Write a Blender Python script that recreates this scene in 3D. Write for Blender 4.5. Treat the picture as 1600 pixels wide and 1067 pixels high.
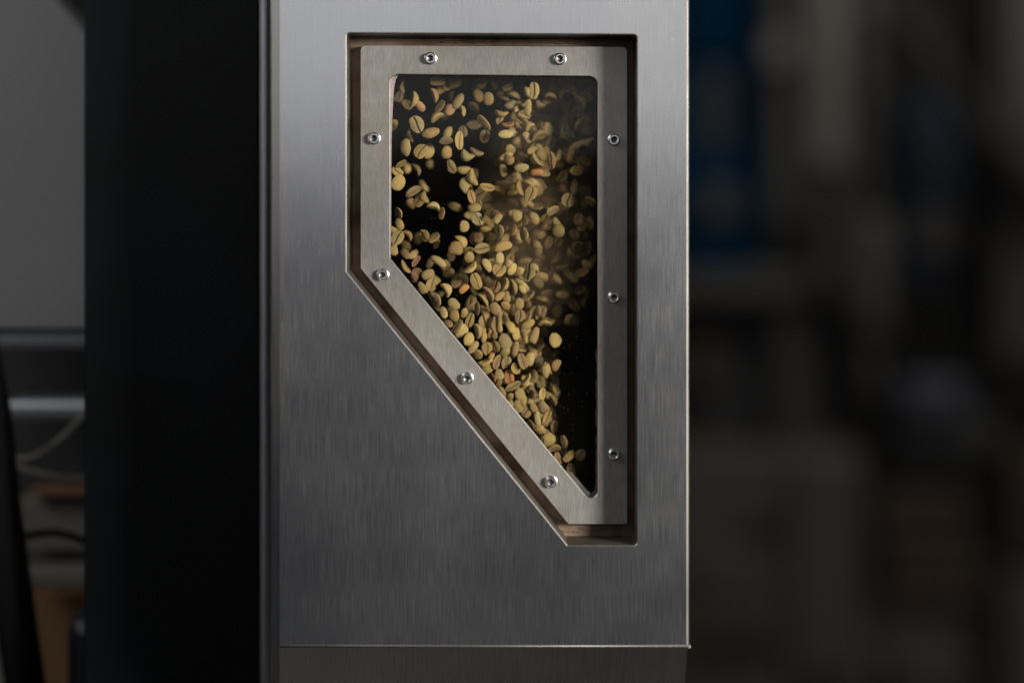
import bpy, bmesh, math, random
from mathutils import Vector, Matrix
from mathutils.geometry import tessellate_polygon
from mathutils import noise as mnoise
for o in list(bpy.data.objects):
    bpy.data.objects.remove(o)
SC = bpy.context.scene
COL = SC.collection
R = math.radians
rnd = random.Random(11)

# ------------------------------------------------------------------ camera
S = 0.00037                      # metres per photograph pixel on the front panel
D = 1.10                         # camera to front panel
CX, CY = 781.0, 292.0
CAM = Vector(((CX - 800) * S, -D, (533 - CY) * S))
cd = bpy.data.cameras.new('camera')
cam = bpy.data.objects.new('camera', cd)
COL.objects.link(cam)
cam.location = CAM
cam.rotation_euler = (R(90), 0, 0)
cd.sensor_width = 36
cd.lens = 36 * D / (1600 * S)
cd.shift_x = (800 - CX) / 1600
cd.shift_y = -(533 - CY) / 1600
cd.clip_start = 0.05
cd.clip_end = 50
cd.dof.use_dof = True
cd.dof.focus_distance = D + 0.023
cd.dof.aperture_fstop = 1.7
cd.dof.aperture_blades = 0
SC.camera = cam
SC.render.resolution_x = 1024
SC.render.resolution_y = 682
SC.view_settings.view_transform = 'Standard'
SC.view_settings.look = 'None'
SC.view_settings.exposure = 0
SC.view_settings.gamma = 1
SC.cycles.use_denoising = True
SC.cycles.max_bounces = 8
SC.cycles.transparent_max_bounces = 12
SC.cycles.sample_clamp_indirect = 4

# ------------------------------------------------------------------ world + lamps
w = bpy.data.worlds.new('World')
SC.world = w
w.use_nodes = True
w.node_tree.nodes['Background'].inputs[0].default_value = (0.75, 0.85, 1.0, 1)
w.node_tree.nodes['Background'].inputs[1].default_value = 0.024


def area(name, loc, target, sx, sy, power, colour, spread=180):
    l = bpy.data.lights.new(name, 'AREA')
    l.shape = 'RECTANGLE'
    l.size, l.size_y = sx, sy
    l.energy = power
    l.color = colour
    l.spread = R(spread)
    o = bpy.data.objects.new(name, l)
    COL.objects.link(o)
    o.location = loc
    d = Vector(target) - Vector(loc)
    o.rotation_euler = d.to_track_quat('-Z', 'Y').to_euler()
    return o


area('key_lamp', (2.10, -1.80, 0.42), (0, 0, 0.0), 0.75, 0.45, 20, (1.0, 0.93, 0.83), 60)
area('overhead_softbox', (0.05, -1.55, 0.465), (0.05, 0, 0.465), 1.7, 0.64, 2.6, (1.0, 0.99, 0.97))
area('side_strip_lamp', (1.9, -0.9, 0.0), (0.3, 0.0, 0.0), 0.3, 1.4, 0.35, (0.80, 0.90, 1.0))
area('workshop_ceiling_lamp', (2.0, 2.6, 2.8), (1.8, 5.1, -0.3), 2.0, 1.4, 75, (1.0, 0.95, 0.88))
area('added_left_fill', (-1.05, -0.55, 0.75), (-0.36, 0.25, 0.05), 0.8, 0.6, 6.5, (1.0, 0.98, 0.95))  # added fill that brightens the left background, not a lamp of the room


def at(px, py, Y=0.0):
    k = (D + Y) / D
    p0 = Vector(((px - 800) * S, 0, (533 - py) * S))
    p = CAM + (p0 - CAM) * k
    return Vector((p.x, Y, p.z))


# ------------------------------------------------------------------ materials
def new_mat(name):
    m = bpy.data.materials.new(name)
    m.use_nodes = True
    nt = m.node_tree
    return m, nt, nt.nodes, nt.links, nt.nodes['Principled BSDF']


def steel(name, base, rough, metal=1.0, aniso=0.5, streak=0.10, cloud=0.12, warm=None, fine=1500, ln=55, bump=0.15, scratch=0.0):
    m, nt, N, L, b = new_mat(name)
    tc = N.new('ShaderNodeTexCoord')
    mp = N.new('ShaderNodeMapping')
    mp.inputs['Scale'].default_value = (fine, 40, ln)
    L.new(tc.outputs['Object'], mp.inputs[0])
    n1 = N.new('ShaderNodeTexNoise')
    n1.inputs['Scale'].default_value = 1
    n1.inputs['Detail'].default_value = 3
    n1.inputs['Roughness'].default_value = 0.65
    L.new(mp.outputs[0], n1.inputs['Vector'])
    mp2 = N.new('ShaderNodeMapping')
    mp2.inputs['Scale'].default_value = (fine * 0.16, 12, ln * 0.25)
    L.new(tc.outputs['Object'], mp2.inputs[0])
    n2 = N.new('ShaderNodeTexNoise')
    n2.inputs['Scale'].default_value = 1
    n2.inputs['Detail'].default_value = 4
    L.new(mp2.outputs[0], n2.inputs['Vector'])
    n3 = N.new('ShaderNodeTexNoise')
    n3.inputs['Scale'].default_value = 9
    n3.inputs['Detail'].default_value = 6
    n3.inputs['Roughness'].default_value = 0.6
    L.new(tc.outputs['Object'], n3.inputs['Vector'])

    def mr(src, lo, hi, a=0.3, c=0.7):
        x = N.new('ShaderNodeMapRange')
        x.inputs[1].default_value = a
        x.inputs[2].default_value = c
        x.inputs[3].default_value = lo
        x.inputs[4].default_value = hi
        L.new(src, x.inputs[0])
        return x.outputs[0]

    def mul(a, c):
        x = N.new('ShaderNodeMath')
        x.operation = 'MULTIPLY'
        L.new(a, x.inputs[0])
        L.new(c, x.inputs[1])
        return x.outputs[0]
    f = mul(mul(mr(n1.outputs[0], 1 - streak, 1 + streak), mr(n2.outputs[0], 1 - streak * .3, 1 + streak * .3)),
            mr(n3.outputs[0], 1 - cloud, 1 + cloud))
    if scratch:
        vo = N.new('ShaderNodeTexVoronoi')
        vo.inputs['Scale'].default_value = 95
        L.new(tc.outputs['Object'], vo.inputs['Vector'])
        f = mul(f, mr(vo.outputs['Distance'], 1 + scratch * 2.2, 1.0, 0.05, 0.11))
        m5 = N.new('ShaderNodeMapping')
        m5.inputs['Scale'].default_value = (9, 20, 420)
        m5.inputs['Rotation'].default_value = (0, R(17), 0)
        L.new(tc.outputs['Object'], m5.inputs[0])
        n5 = N.new('ShaderNodeTexNoise')
        n5.inputs['Scale'].default_value = 1
        n5.inputs['Detail'].default_value = 2
        L.new(m5.outputs[0], n5.inputs['Vector'])
        f = mul(f, mr(n5.outputs[0], 1.0, 1 + scratch, 0.70, 0.76))
    vm = N.new('ShaderNodeVectorMath')
    vm.operation = 'SCALE'
    if warm:
        mx = N.new('ShaderNodeMix')
        mx.data_type = 'RGBA'
        n4 = N.new('ShaderNodeTexNoise')
        n4.inputs['Scale'].default_value = 38
        n4.inputs['Detail'].default_value = 7
        L.new(tc.outputs['Object'], n4.inputs['Vector'])
        L.new(mr(n4.outputs[0], 0, 1, 0.42, 0.66), mx.inputs['Factor'])
        mx.inputs['A'].default_value = (*base, 1)
        mx.inputs['B'].default_value = (*warm, 1)
        L.new(mx.outputs['Result'], vm.inputs[0])
    else:
        vm.inputs[0].default_value = base
    L.new(f, vm.inputs['Scale'])
    L.new(vm.outputs[0], b.inputs['Base Color'])
    b.inputs['Metallic'].default_value = metal
    L.new(mul(mr(n1.outputs[0], rough * .88, rough * 1.12), mr(n3.outputs[0], 0.92, 1.08)), b.inputs['Roughness'])
    b.inputs['Anisotropic'].default_value = aniso
    if aniso > 0:
        cv = N.new('ShaderNodeCombineXYZ')
        cv.inputs[2].default_value = 1
        L.new(cv.outputs[0], b.inputs['Tangent'])
    if bump:
        bp = N.new('ShaderNodeBump')
        bp.inputs['Strength'].default_value = bump
        bp.inputs['Distance'].default_value = 0.0002
        L.new(n1.outputs[0], bp.inputs['Height'])
        L.new(bp.outputs[0], b.inputs['Normal'])
    return m


def plain(name, base, rough=0.6, metal=0.0, var=0.15, scale=12, bump=0.0, spec=0.5):
    m, nt, N, L, b = new_mat(name)
    tc = N.new('ShaderNodeTexCoord')
    n = N.new('ShaderNodeTexNoise')
    n.inputs['Scale'].default_value = scale
    n.inputs['Detail'].default_value = 5
    L.new(tc.outputs['Object'], n.inputs['Vector'])
    mr = N.new('ShaderNodeMapRange')
    mr.inputs[1].default_value = 0.3
    mr.inputs[2].default_value = 0.7
    mr.inputs[3].default_value = 1 - var
    mr.inputs[4].default_value = 1 + var
    L.new(n.outputs[0], mr.inputs[0])
    vm = N.new('ShaderNodeVectorMath')
    vm.operation = 'SCALE'
    vm.inputs[0].default_value = base
    L.new(mr.outputs[0], vm.inputs['Scale'])
    L.new(vm.outputs[0], b.inputs['Base Color'])
    b.inputs['Roughness'].default_value = rough
    b.inputs['Metallic'].default_value = metal
    b.inputs['Specular IOR Level'].default_value = spec
    if bump:
        bp = N.new('ShaderNodeBump')
        bp.inputs['Strength'].default_value = bump
        bp.inputs['Distance'].default_value = 0.001
        L.new(n.outputs[0], bp.inputs['Height'])
        L.new(bp.outputs[0], b.inputs['Normal'])
    return m


M = {}
M['panel'] = steel('brushed_steel', (0.54, 0.55, 0.575), 0.26, aniso=0.0, streak=0.06, cloud=0.065, fine=2500, ln=42, bump=0.07, scratch=0.06)
M['frame'] = steel('satin_steel', (0.225, 0.222, 0.218), 0.36, metal=0.38, aniso=0.0, streak=0.19, cloud=0.26,
                   warm=(0.20, 0.188, 0.172), fine=2100, ln=170, bump=0.25)
M['edge'] = steel('cut_edge', (0.36, 0.36, 0.355), 0.48, aniso=0, streak=0.05, cloud=0.15, bump=0)
M['hem'] = steel('hem_steel', (0.15, 0.148, 0.142), 0.55, aniso=0, streak=0.05, cloud=0.3, bump=0)
M['frame_edge'] = steel('frame_edge', (0.55, 0.54, 0.52), 0.42, aniso=0, streak=0.05, cloud=0.25, bump=0)
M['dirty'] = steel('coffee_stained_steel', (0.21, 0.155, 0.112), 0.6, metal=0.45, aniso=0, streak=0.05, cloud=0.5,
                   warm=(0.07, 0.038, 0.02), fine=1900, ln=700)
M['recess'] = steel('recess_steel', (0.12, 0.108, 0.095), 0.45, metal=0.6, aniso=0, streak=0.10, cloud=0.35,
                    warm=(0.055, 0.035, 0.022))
M['screw'] = steel('screw_zinc', (0.66, 0.67, 0.68), 0.30, aniso=0, streak=0.2, cloud=0.3, fine=3000, ln=3000, bump=0)
M['socket'] = plain('socket_black', (0.10, 0.10, 0.105), 0.35, 0.9)
M['gasket'] = plain('gasket_rubber', (0.21, 0.17, 0.17), 0.6, 0, 0.2, 300, spec=0.3)
M['gasket_dark'] = plain('gasket_dark', (0.045, 0.042, 0.04), 0.6, 0, 0.3, 300)
M['chute'] = plain('chute_black', (0.006, 0.006, 0.0075), 0.7, 0, 0.3, 30, spec=0.2)
M['column'] = plain('black_powder_coat', (0.0014, 0.0022, 0.0030), 0.5, 0, 0.35, 14, 0.1, spec=0.13)
M['column_edge'] = steel('column_edge_steel', (0.40, 0.40, 0.43), 0.42, metal=0.9, aniso=0, streak=.03, cloud=0.05)
M['flange'] = steel('flange_steel', (0.42, 0.405, 0.385), 0.3, aniso=0, streak=.05, cloud=0.05)


def glass():
    m, nt, N, L, b = new_mat('window_glass')
    N.remove(b)
    out = N['Material Output']
    tr = N.new('ShaderNodeBsdfTransparent')
    tr.inputs[0].default_value = (0.96, 0.975, 0.965, 1)
    gl = N.new('ShaderNodeBsdfGlossy')
    gl.inputs['Roughness'].default_value = 0.05
    ge = N.new('ShaderNodeNewGeometry')
    dt = N.new('ShaderNodeVectorMath')
    dt.operation = 'DOT_PRODUCT'
    L.new(ge.outputs['Normal'], dt.inputs[0])
    L.new(ge.outputs['Incoming'], dt.inputs[1])
    ab = N.new('ShaderNodeMath')
    ab.operation = 'ABSOLUTE'
    L.new(dt.outputs['Value'], ab.inputs[0])
    on = N.new('ShaderNodeMath')
    on.operation = 'SUBTRACT'
    on.inputs[0].default_value = 1
    L.new(ab.outputs[0], on.inputs[1])
    pw = N.new('ShaderNodeMath')
    pw.operation = 'POWER'
    pw.inputs[1].default_value = 5
    L.new(on.outputs[0], pw.inputs[0])
    fr = N.new('ShaderNodeMath')
    fr.operation = 'MULTIPLY_ADD'
    fr.inputs[1].default_value = 0.96
    fr.inputs[2].default_value = 0.014
    L.new(pw.outputs[0], fr.inputs[0])
    mx = N.new('ShaderNodeMixShader')
    L.new(fr.outputs[0], mx.inputs[0])
    L.new(tr.outputs[0], mx.inputs[1])
    L.new(gl.outputs[0], mx.inputs[2])
    # specks of dust and a thin uneven film
    tc = N.new('ShaderNodeTexCoord')
    v = N.new('ShaderNodeTexVoronoi')
    v.inputs['Scale'].default_value = 380
    L.new(tc.outputs['Object'], v.inputs['Vector'])
    lt = N.new('ShaderNodeMath')
    lt.operation = 'LESS_THAN'
    lt.inputs[1].default_value = 0.085
    L.new(v.outputs['Distance'], lt.inputs[0])
    gt = N.new('ShaderNodeMath')
    gt.operation = 'GREATER_THAN'
    gt.inputs[1].default_value = 0.62
    sp = N.new('ShaderNodeSeparateColor')
    L.new(v.outputs['Color'], sp.inputs[0])
    L.new(sp.outputs[0], gt.inputs[0])
    mu = N.new('ShaderNodeMath')
    mu.operation = 'MULTIPLY'
    L.new(lt.outputs[0], mu.inputs[0])
    L.new(gt.outputs[0], mu.inputs[1])
    m3 = N.new('ShaderNodeMath')
    m3.operation = 'MULTIPLY'
    m3.inputs[1].default_value = 0.10
    L.new(mu.outputs[0], m3.inputs[0])
    n = N.new('ShaderNodeTexNoise')
    n.inputs['Scale'].default_value = 17
    n.inputs['Detail'].default_value = 8
    L.new(tc.outputs['Object'], n.inputs['Vector'])
    mr = N.new('ShaderNodeMapRange')
    mr.inputs[1].default_value = 0.35
    mr.inputs[2].default_value = 0.75
    mr.inputs[3].default_value = 0.0
    mr.inputs[4].default_value = 0.0025
    L.new(n.outputs[0], mr.inputs[0])
    ad = N.new('ShaderNodeMath')
    ad.operation = 'ADD'
    L.new(m3.outputs[0], ad.inputs[0])
    L.new(mr.outputs[0], ad.inputs[1])
    df = N.new('ShaderNodeBsdfDiffuse')
    df.inputs[0].default_value = (0.55, 0.47, 0.38, 1)
    m2 = N.new('ShaderNodeMixShader')
    L.new(ad.outputs[0], m2.inputs[0])
    L.new(mx.outputs[0], m2.inputs[1])
    L.new(df.outputs[0], m2.inputs[2])
    L.new(m2.outputs[0], out.inputs['Surface'])
    return m


M['glass'] = glass()


def bean_material():
    m, nt, N, L, b = new_mat('green_coffee')
    oi = N.new('ShaderNodeObjectInfo')
    tc = N.new('ShaderNodeTexCoord')
    n = N.new('ShaderNodeTexNoise')
    n.inputs['Scale'].default_value = 420
    n.inputs['Detail'].default_value = 5
    n.inputs['Roughness'].default_value = 0.7
    off = N.new('ShaderNodeVectorMath')
    off.operation = 'ADD'
    L.new(tc.outputs['Object'], off.inputs[0])
    L.new(oi.outputs['Location'], off.inputs[1])
    L.new(off.outputs[0], n.inputs['Vector'])
    big = N.new('ShaderNodeTexNoise')
    big.inputs['Scale'].default_value = 130
    big.inputs['Detail'].default_value = 3
    L.new(off.outputs[0], big.inputs['Vector'])
    sc = N.new('ShaderNodeMapRange')
    sc.inputs[1].default_value = 0.3
    sc.inputs[2].default_value = 0.7
    sc.inputs[3].default_value = 0.50
    sc.inputs[4].default_value = 1.30
    L.new(n.outputs[0], sc.inputs[0])
    vm = N.new('ShaderNodeVectorMath')
    vm.operation = 'SCALE'
    L.new(oi.outputs['Color'], vm.inputs[0])
    L.new(sc.outputs[0], vm.inputs['Scale'])
    skin = N.new('ShaderNodeMix')          # patches of silverskin
    skin.data_type = 'RGBA'
    mr = N.new('ShaderNodeMapRange')
    mr.inputs[1].default_value = 0.50
    mr.inputs[2].default_value = 0.68
    mr.inputs[3].default_value = 0.0
    mr.inputs[4].default_value = 0.75
    L.new(big.outputs[0], mr.inputs[0])
    L.new(mr.outputs[0], skin.inputs['Factor'])
    L.new(vm.outputs[0], skin.inputs['A'])
    skin.inputs['B'].default_value = (0.20, 0.125, 0.058, 1)
    at_ = N.new('ShaderNodeAttribute')
    at_.attribute_name = 'seam'
    seam = N.new('ShaderNodeMix')
    seam.data_type = 'RGBA'
    L.new(at_.outputs['Fac'], seam.inputs['Factor'])
    L.new(skin.outputs['Result'], seam.inputs['A'])
    seam.inputs['B'].default_value = (0.06, 0.028, 0.010, 1)
    L.new(seam.outputs['Result'], b.inputs['Base Color'])
    b.inputs['Roughness'].default_value = 0.62
    b.inputs['Specular IOR Level'].default_value = 0.35
    b.inputs['Subsurface Weight'].default_value = 0.0
    bp = N.new('ShaderNodeBump')
    bp.inputs['Strength'].default_value = 0.7
    bp.inputs['Distance'].default_value = 0.0006
    L.new(n.outputs[0], bp.inputs['Height'])
    L.new(bp.outputs[0], b.inputs['Normal'])
    return m


M['bean'] = bean_material()


# ------------------------------------------------------------------ object helpers
def tag(o, label=None, cat=None, group=None, kind=None):
    if label: o['label'] = label
    if cat: o['category'] = cat
    if group: o['group'] = group
    if kind: o['kind'] = kind
    return o


def link_mesh(name, me, mat=None, parent=None):
    if mat is not None:
        for x in (mat if isinstance(mat, (list, tuple)) else [mat]):
            me.materials.append(x)
    o = bpy.data.objects.new(name, me)
    COL.objects.link(o)
    if parent: o.parent = parent
    return o


def mesh_obj(name, verts, faces, mat, parent=None, smooth=False, mats=None):
    me = bpy.data.meshes.new(name)
    me.from_pydata([tuple(v) for v in verts], [], faces)
    if mats:
        me.polygons.foreach_set('material_index', mats)
    if smooth:
        me.polygons.foreach_set('use_smooth', [True] * len(faces))
    me.update()
    return link_mesh(name, me, mat, parent)


def bm_obj(name, bm, mat, parent=None, smooth=False):
    me = bpy.data.meshes.new(name)
    bmesh.ops.recalc_face_normals(bm, faces=bm.faces)
    bm.to_mesh(me)
    bm.free()
    if smooth:
        me.polygons.foreach_set('use_smooth', [True] * len(me.polygons))
    return link_mesh(name, me, mat, parent)


def empty(name, loc=(0, 0, 0)):
    o = bpy.data.objects.new(name, None)
    COL.objects.link(o)
    o.location = loc
    o.empty_display_size = 0.05
    return o


def rounded(corners, radii, n=8):
    """2-D outline with rounded corners; corners in order."""
    out = []
    k = len(corners)
    for i in range(k):
        p = Vector(corners[i]); a = Vector(corners[i - 1]); c = Vector(corners[(i + 1) % k])
        r = radii[i]
        if r <= 0:
            out.append(p); continue
        u = (a - p).normalized(); v = (c - p).normalized()
        ang = u.angle(v)
        t = r / math.tan(ang / 2)
        p1 = p + u * t; p2 = p + v * t
        cen = p + (u + v).normalized() * (r / math.sin(ang / 2))
        a1 = math.atan2(p1.y - cen.y, p1.x - cen.x)
        a2 = math.atan2(p2.y - cen.y, p2.x - cen.x)
        d = (a2 - a1 + math.pi) % (2 * math.pi) - math.pi
        for j in range(n + 1):
            aa = a1 + d * j / n
            out.append(Vector((cen.x + r * math.cos(aa), cen.y + r * math.sin(aa))))
    return out


def area2(p):
    return sum(p[i - 1].x * p[i].y - p[i].x * p[i - 1].y for i in range(len(p))) / 2


def inset(p, d):
    """move every vertex to the inside by d (negative: outside)"""
    s = 1 if area2(p) > 0 else -1
    out = []
    k = len(p)
    for i in range(k):
        e1 = (p[i] - p[i - 1]).normalized(); e2 = (p[(i + 1) % k] - p[i]).normalized()
        n1 = Vector((-e1.y, e1.x)) * s; n2 = Vector((-e2.y, e2.x)) * s
        n = (n1 + n2)
        l = n.length
        n = n / l
        c = max(0.3, n.dot(n1))
        out.append(p[i] + n * (d / c))
    return out


def plate(name, outer, hole, y0, y1, ch, mats, parent, mat_idx=(0, 1, 1), ch_out=True, ch_hole=True, out_side=True, hole_side=True):
    """flat plate in the XZ plane, front at y0, back at y1, chamfered edges.
    mats index: front, chamfer, side"""
    V = []; F = []; MI = []

    def ring(p, y):
        i = len(V)
        V.extend([(q.x, y, q.y) for q in p])
        return i

    def strip(i, j, n, flip, mi):
        for k in range(n):
            a, b_ = i + k, i + (k + 1) % n
            c, d = j + (k + 1) % n, j + k
            F.append((a, b_, c, d) if not flip else (d, c, b_, a))
            MI.append(mi)
    loops = []
    of = inset(outer, ch) if ch_out else outer
    loops.append([Vector((q.x, q.y, 0)) for q in of])
    hf = None
    if hole:
        hf = inset(hole, -ch) if ch_hole else hole
        loops.append([Vector((q.x, q.y, 0)) for q in hf])
    flat = [q for l in loops for q in l]
    tris = tessellate_polygon(loops)
    base = len(V)
    V.extend([(q.x, y0, q.y) for q in flat])
    for t in tris:
        a, b_, c = [flat[i] for i in t]
        cr = (b_.x - a.x) * (c.y - a.y) - (b_.y - a.y) * (c.x - a.x)
        tt = tuple(base + i for i in t)
        # camera looks along +Y: front normal must be -Y -> counter-clockwise in x,z
        F.append(tt if cr > 0 else tt[::-1]); MI.append(mat_idx[0])
    n = len(outer)
    i0 = ring(of, y0)
    i1 = ring(outer, y0 + ch) if ch_out else i0
    if ch_out: strip(i0, i1, n, False, mat_idx[1])
    if out_side:
        i2 = ring(outer, y1)
        strip(i1, i2, n, False, mat_idx[2])
    if hole:
        m = len(hole)
        j0 = ring(hf, y0)
        j1 = ring(hole, y0 + ch) if ch_hole else j0
        if ch_hole: strip(j0, j1, m, True, mat_idx[1])
        if hole_side:
            j2 = ring(hole, y1)
            strip(j1, j2, m, True, mat_idx[2])
    o = mesh_obj(name, V, F, mats, parent, mats=MI)
    bm = bmesh.new(); bm.from_mesh(o.data)
    bmesh.ops.remove_doubles(bm, verts=bm.verts, dist=1e-7)
    bmesh.ops.recalc_face_normals(bm, faces=bm.faces)
    # make the front faces look to -Y
    fr = [f for f in bm.faces if f.material_index == mat_idx[0] and abs(f.normal.y) > 0.99]
    if fr and fr[0].normal.y > 0:
        bmesh.ops.reverse_faces(bm, faces=bm.faces)
    bm.to_mesh(o.data); bm.free()
    return o


def p2(px, py, Y=0.0):
    v = at(px, py, Y)
    return Vector((v.x, v.z))


def box(name, x0, x1, y0, y1, z0, z1, mat, parent=None, bev=0.0):
    bm = bmesh.new()
    bmesh.ops.create_cube(bm, size=1)
    bmesh.ops.scale(bm, vec=(abs(x1 - x0), abs(y1 - y0), abs(z1 - z0)), verts=bm.verts)
    bmesh.ops.translate(bm, vec=((x0 + x1) / 2, (y0 + y1) / 2, (z0 + z1) / 2), verts=bm.verts)
    if bev:
        bmesh.ops.bevel(bm, geom=bm.edges[:], offset=bev, segments=2, affect='EDGES', profile=0.5)
    return bm_obj(name, bm, mat, parent)


def pbox(name, px0, py0, px1, py1, Y, depth, mat, parent=None, bev=0.003):
    a = at(px0, py1, Y); b_ = at(px1, py0, Y)
    return box(name, a.x, b_.x, Y, Y + depth, a.z, b_.z, mat, parent, bev)


def tube(name, pts, r, mat, parent=None, seg=10, closed=False):
    bm = bmesh.new()
    rings = []
    for i, p in enumerate(pts):
        p = Vector(p)
        t = (Vector(pts[min(i + 1, len(pts) - 1)]) - Vector(pts[max(i - 1, 0)])).normalized()
        up = Vector((0, 1, 0)) if abs(t.y) < 0.9 else Vector((1, 0, 0))
        u = t.cross(up).normalized(); v = t.cross(u)
        rr = r[i] if isinstance(r, (list, tuple)) else r
        rings.append([bm.verts.new(p + (u * math.cos(a) + v * math.sin(a)) * rr) for a in [2 * math.pi * k / seg for k in range(seg)]])
    for a, b_ in zip(rings, rings[1:]):
        for k in range(seg):
            bm.faces.new((a[k], a[(k + 1) % seg], b_[(k + 1) % seg], b_[k]))
    bm.faces.new(rings[0]); bm.faces.new(rings[-1][::-1])
    return bm_obj(name, bm, mat, parent, smooth=True)


def spline(pts, n=8):
    out = []
    P = [Vector(p) for p in pts]
    for i in range(len(P) - 1):
        p0 = P[max(i - 1, 0)]; p1 = P[i]; p2_ = P[i + 1]; p3 = P[min(i + 2, len(P) - 1)]
        for j in range(n):
            t = j / n
            out.append(0.5 * ((2 * p1) + (-p0 + p2_) * t + (2 * p0 - 5 * p1 + 4 * p2_ - p3) * t * t + (-p0 + 3 * p1 - 3 * p2_ + p3) * t ** 3))
    out.append(P[-1])
    return out


# ------------------------------------------------------------------ the steel machine
YF = 0.021        # face of the window frame
YB = 0.030        # floor of the recess
YG = 0.0265       # glass
house = empty('sorting_machine', (0.0, 0.1, at(800, 1200).z))
tag(house, 'brushed stainless steel machine housing with a recessed angular sight window', 'machine')
HL = -house.location


def child(o, parent):
    o.parent = parent
    o.matrix_parent_inverse = Matrix.Translation(-parent.location) if parent.parent is None else Matrix.Identity(4)
    return o


# front panel with the cut-out and a rolled right edge
XL, XR = at(437, 0).x, at(1077.5, 0).x
ZT, ZB = at(0, -140).z, at(0, 1007).z
RE = 0.0020
cut = rounded([p2(541.5, 51.5), p2(995.5, 54), p2(995.5, 851.5), p2(887, 851.5), p2(541.5, 424)],
              [0.0018, 0.0022, 0.0022, 0.0006, 0.0006], 5)
outer = [Vector((XL, ZT)), Vector((XR - RE, ZT)), Vector((XR - RE, ZB)), Vector((XL, ZB))]
fp = plate('front_panel', outer, cut, 0.0, 0.0016, 0.00055, [M['panel'], M['edge'], M['edge'], M['hem']], None, ch_out=False, out_side=False)
bm = bmesh.new(); bm.from_mesh(fp.data)
nseg = 8
cols = []
zz = [ZT, ZT * .5, 0.0, ZB * .5, ZB]
prev = None
for i in range(nseg + 1):
    a = R(90) * i / nseg
    x = XR - RE + RE * math.sin(a); y = RE - RE * math.cos(a)
    row = [bm.verts.new((x, y, z)) for z in zz]
    if prev:
        for k in range(len(zz) - 1):
            f = bm.faces.new((prev[k], prev[k + 1], row[k + 1], row[k])); f.smooth = True; f.material_index = 3
    prev = row
row = [bm.verts.new((XR, 0.34, z)) for z in zz]
for k in range(len(zz) - 1):
    bm.faces.new((prev[k], prev[k + 1], row[k + 1], row[k]))
# left return, folded back
a_ = [bm.verts.new((XL, 0, z)) for z in zz]; b_ = [bm.verts.new((XL, 0.063, z)) for z in zz]
for k in range(len(zz) - 1):
    bm.faces.new((a_[k], b_[k], b_[k + 1], a_[k + 1]))
bm.to_mesh(fp.data); bm.free()
child(fp, house)

# recess walls (five), from behind the sheet down to the recess floor
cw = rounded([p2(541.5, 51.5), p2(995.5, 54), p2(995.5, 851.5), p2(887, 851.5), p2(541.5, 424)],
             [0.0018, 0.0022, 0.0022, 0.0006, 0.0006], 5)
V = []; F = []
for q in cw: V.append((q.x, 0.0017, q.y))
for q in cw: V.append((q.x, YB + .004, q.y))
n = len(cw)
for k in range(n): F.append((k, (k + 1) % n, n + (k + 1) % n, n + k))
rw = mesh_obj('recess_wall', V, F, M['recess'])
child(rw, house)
# seam bead where wall meets floor
# recess floor: plate with the chute mouth
mouth = rounded([p2(600, 106, YB), p2(944, 108, YB), p2(944, 796, YB), p2(915, 790, YB), p2(598, 411, YB)],
                [.004, .004, .004, .004, .004], 4)
big = inset(cw, -0.012)
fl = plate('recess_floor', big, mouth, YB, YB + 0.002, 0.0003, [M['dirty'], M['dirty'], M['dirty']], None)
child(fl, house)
# uneven strip of old sealant and coffee dust under the frame edge
def ragged(name, pts, wdt, Y, th, mat, seed, parent):
    rr = random.Random(seed)
    P = spline([at(px, py, Y) for px, py in pts], 14)
    bm = bmesh.new(); prev = None
    for i, p in enumerate(P):
        t = (P[min(i + 1, len(P) - 1)] - P[max(i - 1, 0)]).normalized()
        nn = Vector((-t.z, 0, t.x))
        w1 = wdt * (0.5 + rr.random()) ; w2 = wdt * (0.3 + 0.9 * rr.random())
        row = [bm.verts.new(p + nn * w1), bm.verts.new(p + nn * w1 * .5 + Vector((0, -th * (0.6 + .6 * rr.random()), 0))),
               bm.verts.new(p - nn * w2 * .5 + Vector((0, -th * (0.6 + .6 * rr.random()), 0))), bm.verts.new(p - nn * w2)]
        if prev:
            for k in range(3): bm.faces.new((prev[k], prev[k + 1], row[k + 1], row[k]))
        prev = row
    o = bm_obj(name, bm, mat, None, smooth=True)
    return child(o, parent)


ragged('sealant_bead', [(690, 66), (740, 65), (790, 64), (850, 66), (905, 67)], 0.0009, YB, 0.0012, M['dirty'], 3, house)
ragged('sealant_bead', [(548, 120), (551, 240), (549, 330), (550, 415)], 0.0006, YB, 0.0008, M['dirty'], 4, house)
ragged('sealant_bead', [(556, 432), (640, 536), (720, 634), (800, 733), (850, 795)], 0.0006, YB, 0.0008, M['dirty'], 7, house)
for i, (a, b_, c, d) in enumerate([(855, 800, 880, 815), (868, 826, 905, 830), (905, 824, 945, 827), (948, 823, 972, 826), (862, 812, 874, 830)]):
    ragged('sealant_crumb', [(a, b_), ((a + c) / 2, (b_ + d) / 2 + 2), (c, d)], 0.0005, YB, 0.0008, M['dirty'], 20 + i, house)

# window frame
fo = rounded([p2(563, 70, YF), p2(980.5, 72.5, YF), p2(980.5, 818.5, YF), p2(888, 818.5, YF), p2(563, 419, YF)],
             [.0032, .0032, .0006, .0006, .0015], 6)
fi = rounded([p2(609.5, 115.5, YF), p2(934, 119, YF), p2(934, 797, YF), p2(609.5, 404, YF)],
             [.0052, .0052, .0042, .0012], 8)
fr = plate('window_frame', fo, fi, YF, YF + 0.0048, 0.00034, [M['frame'], M['frame_edge'], M['edge']], None)
child(fr, house)

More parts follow.
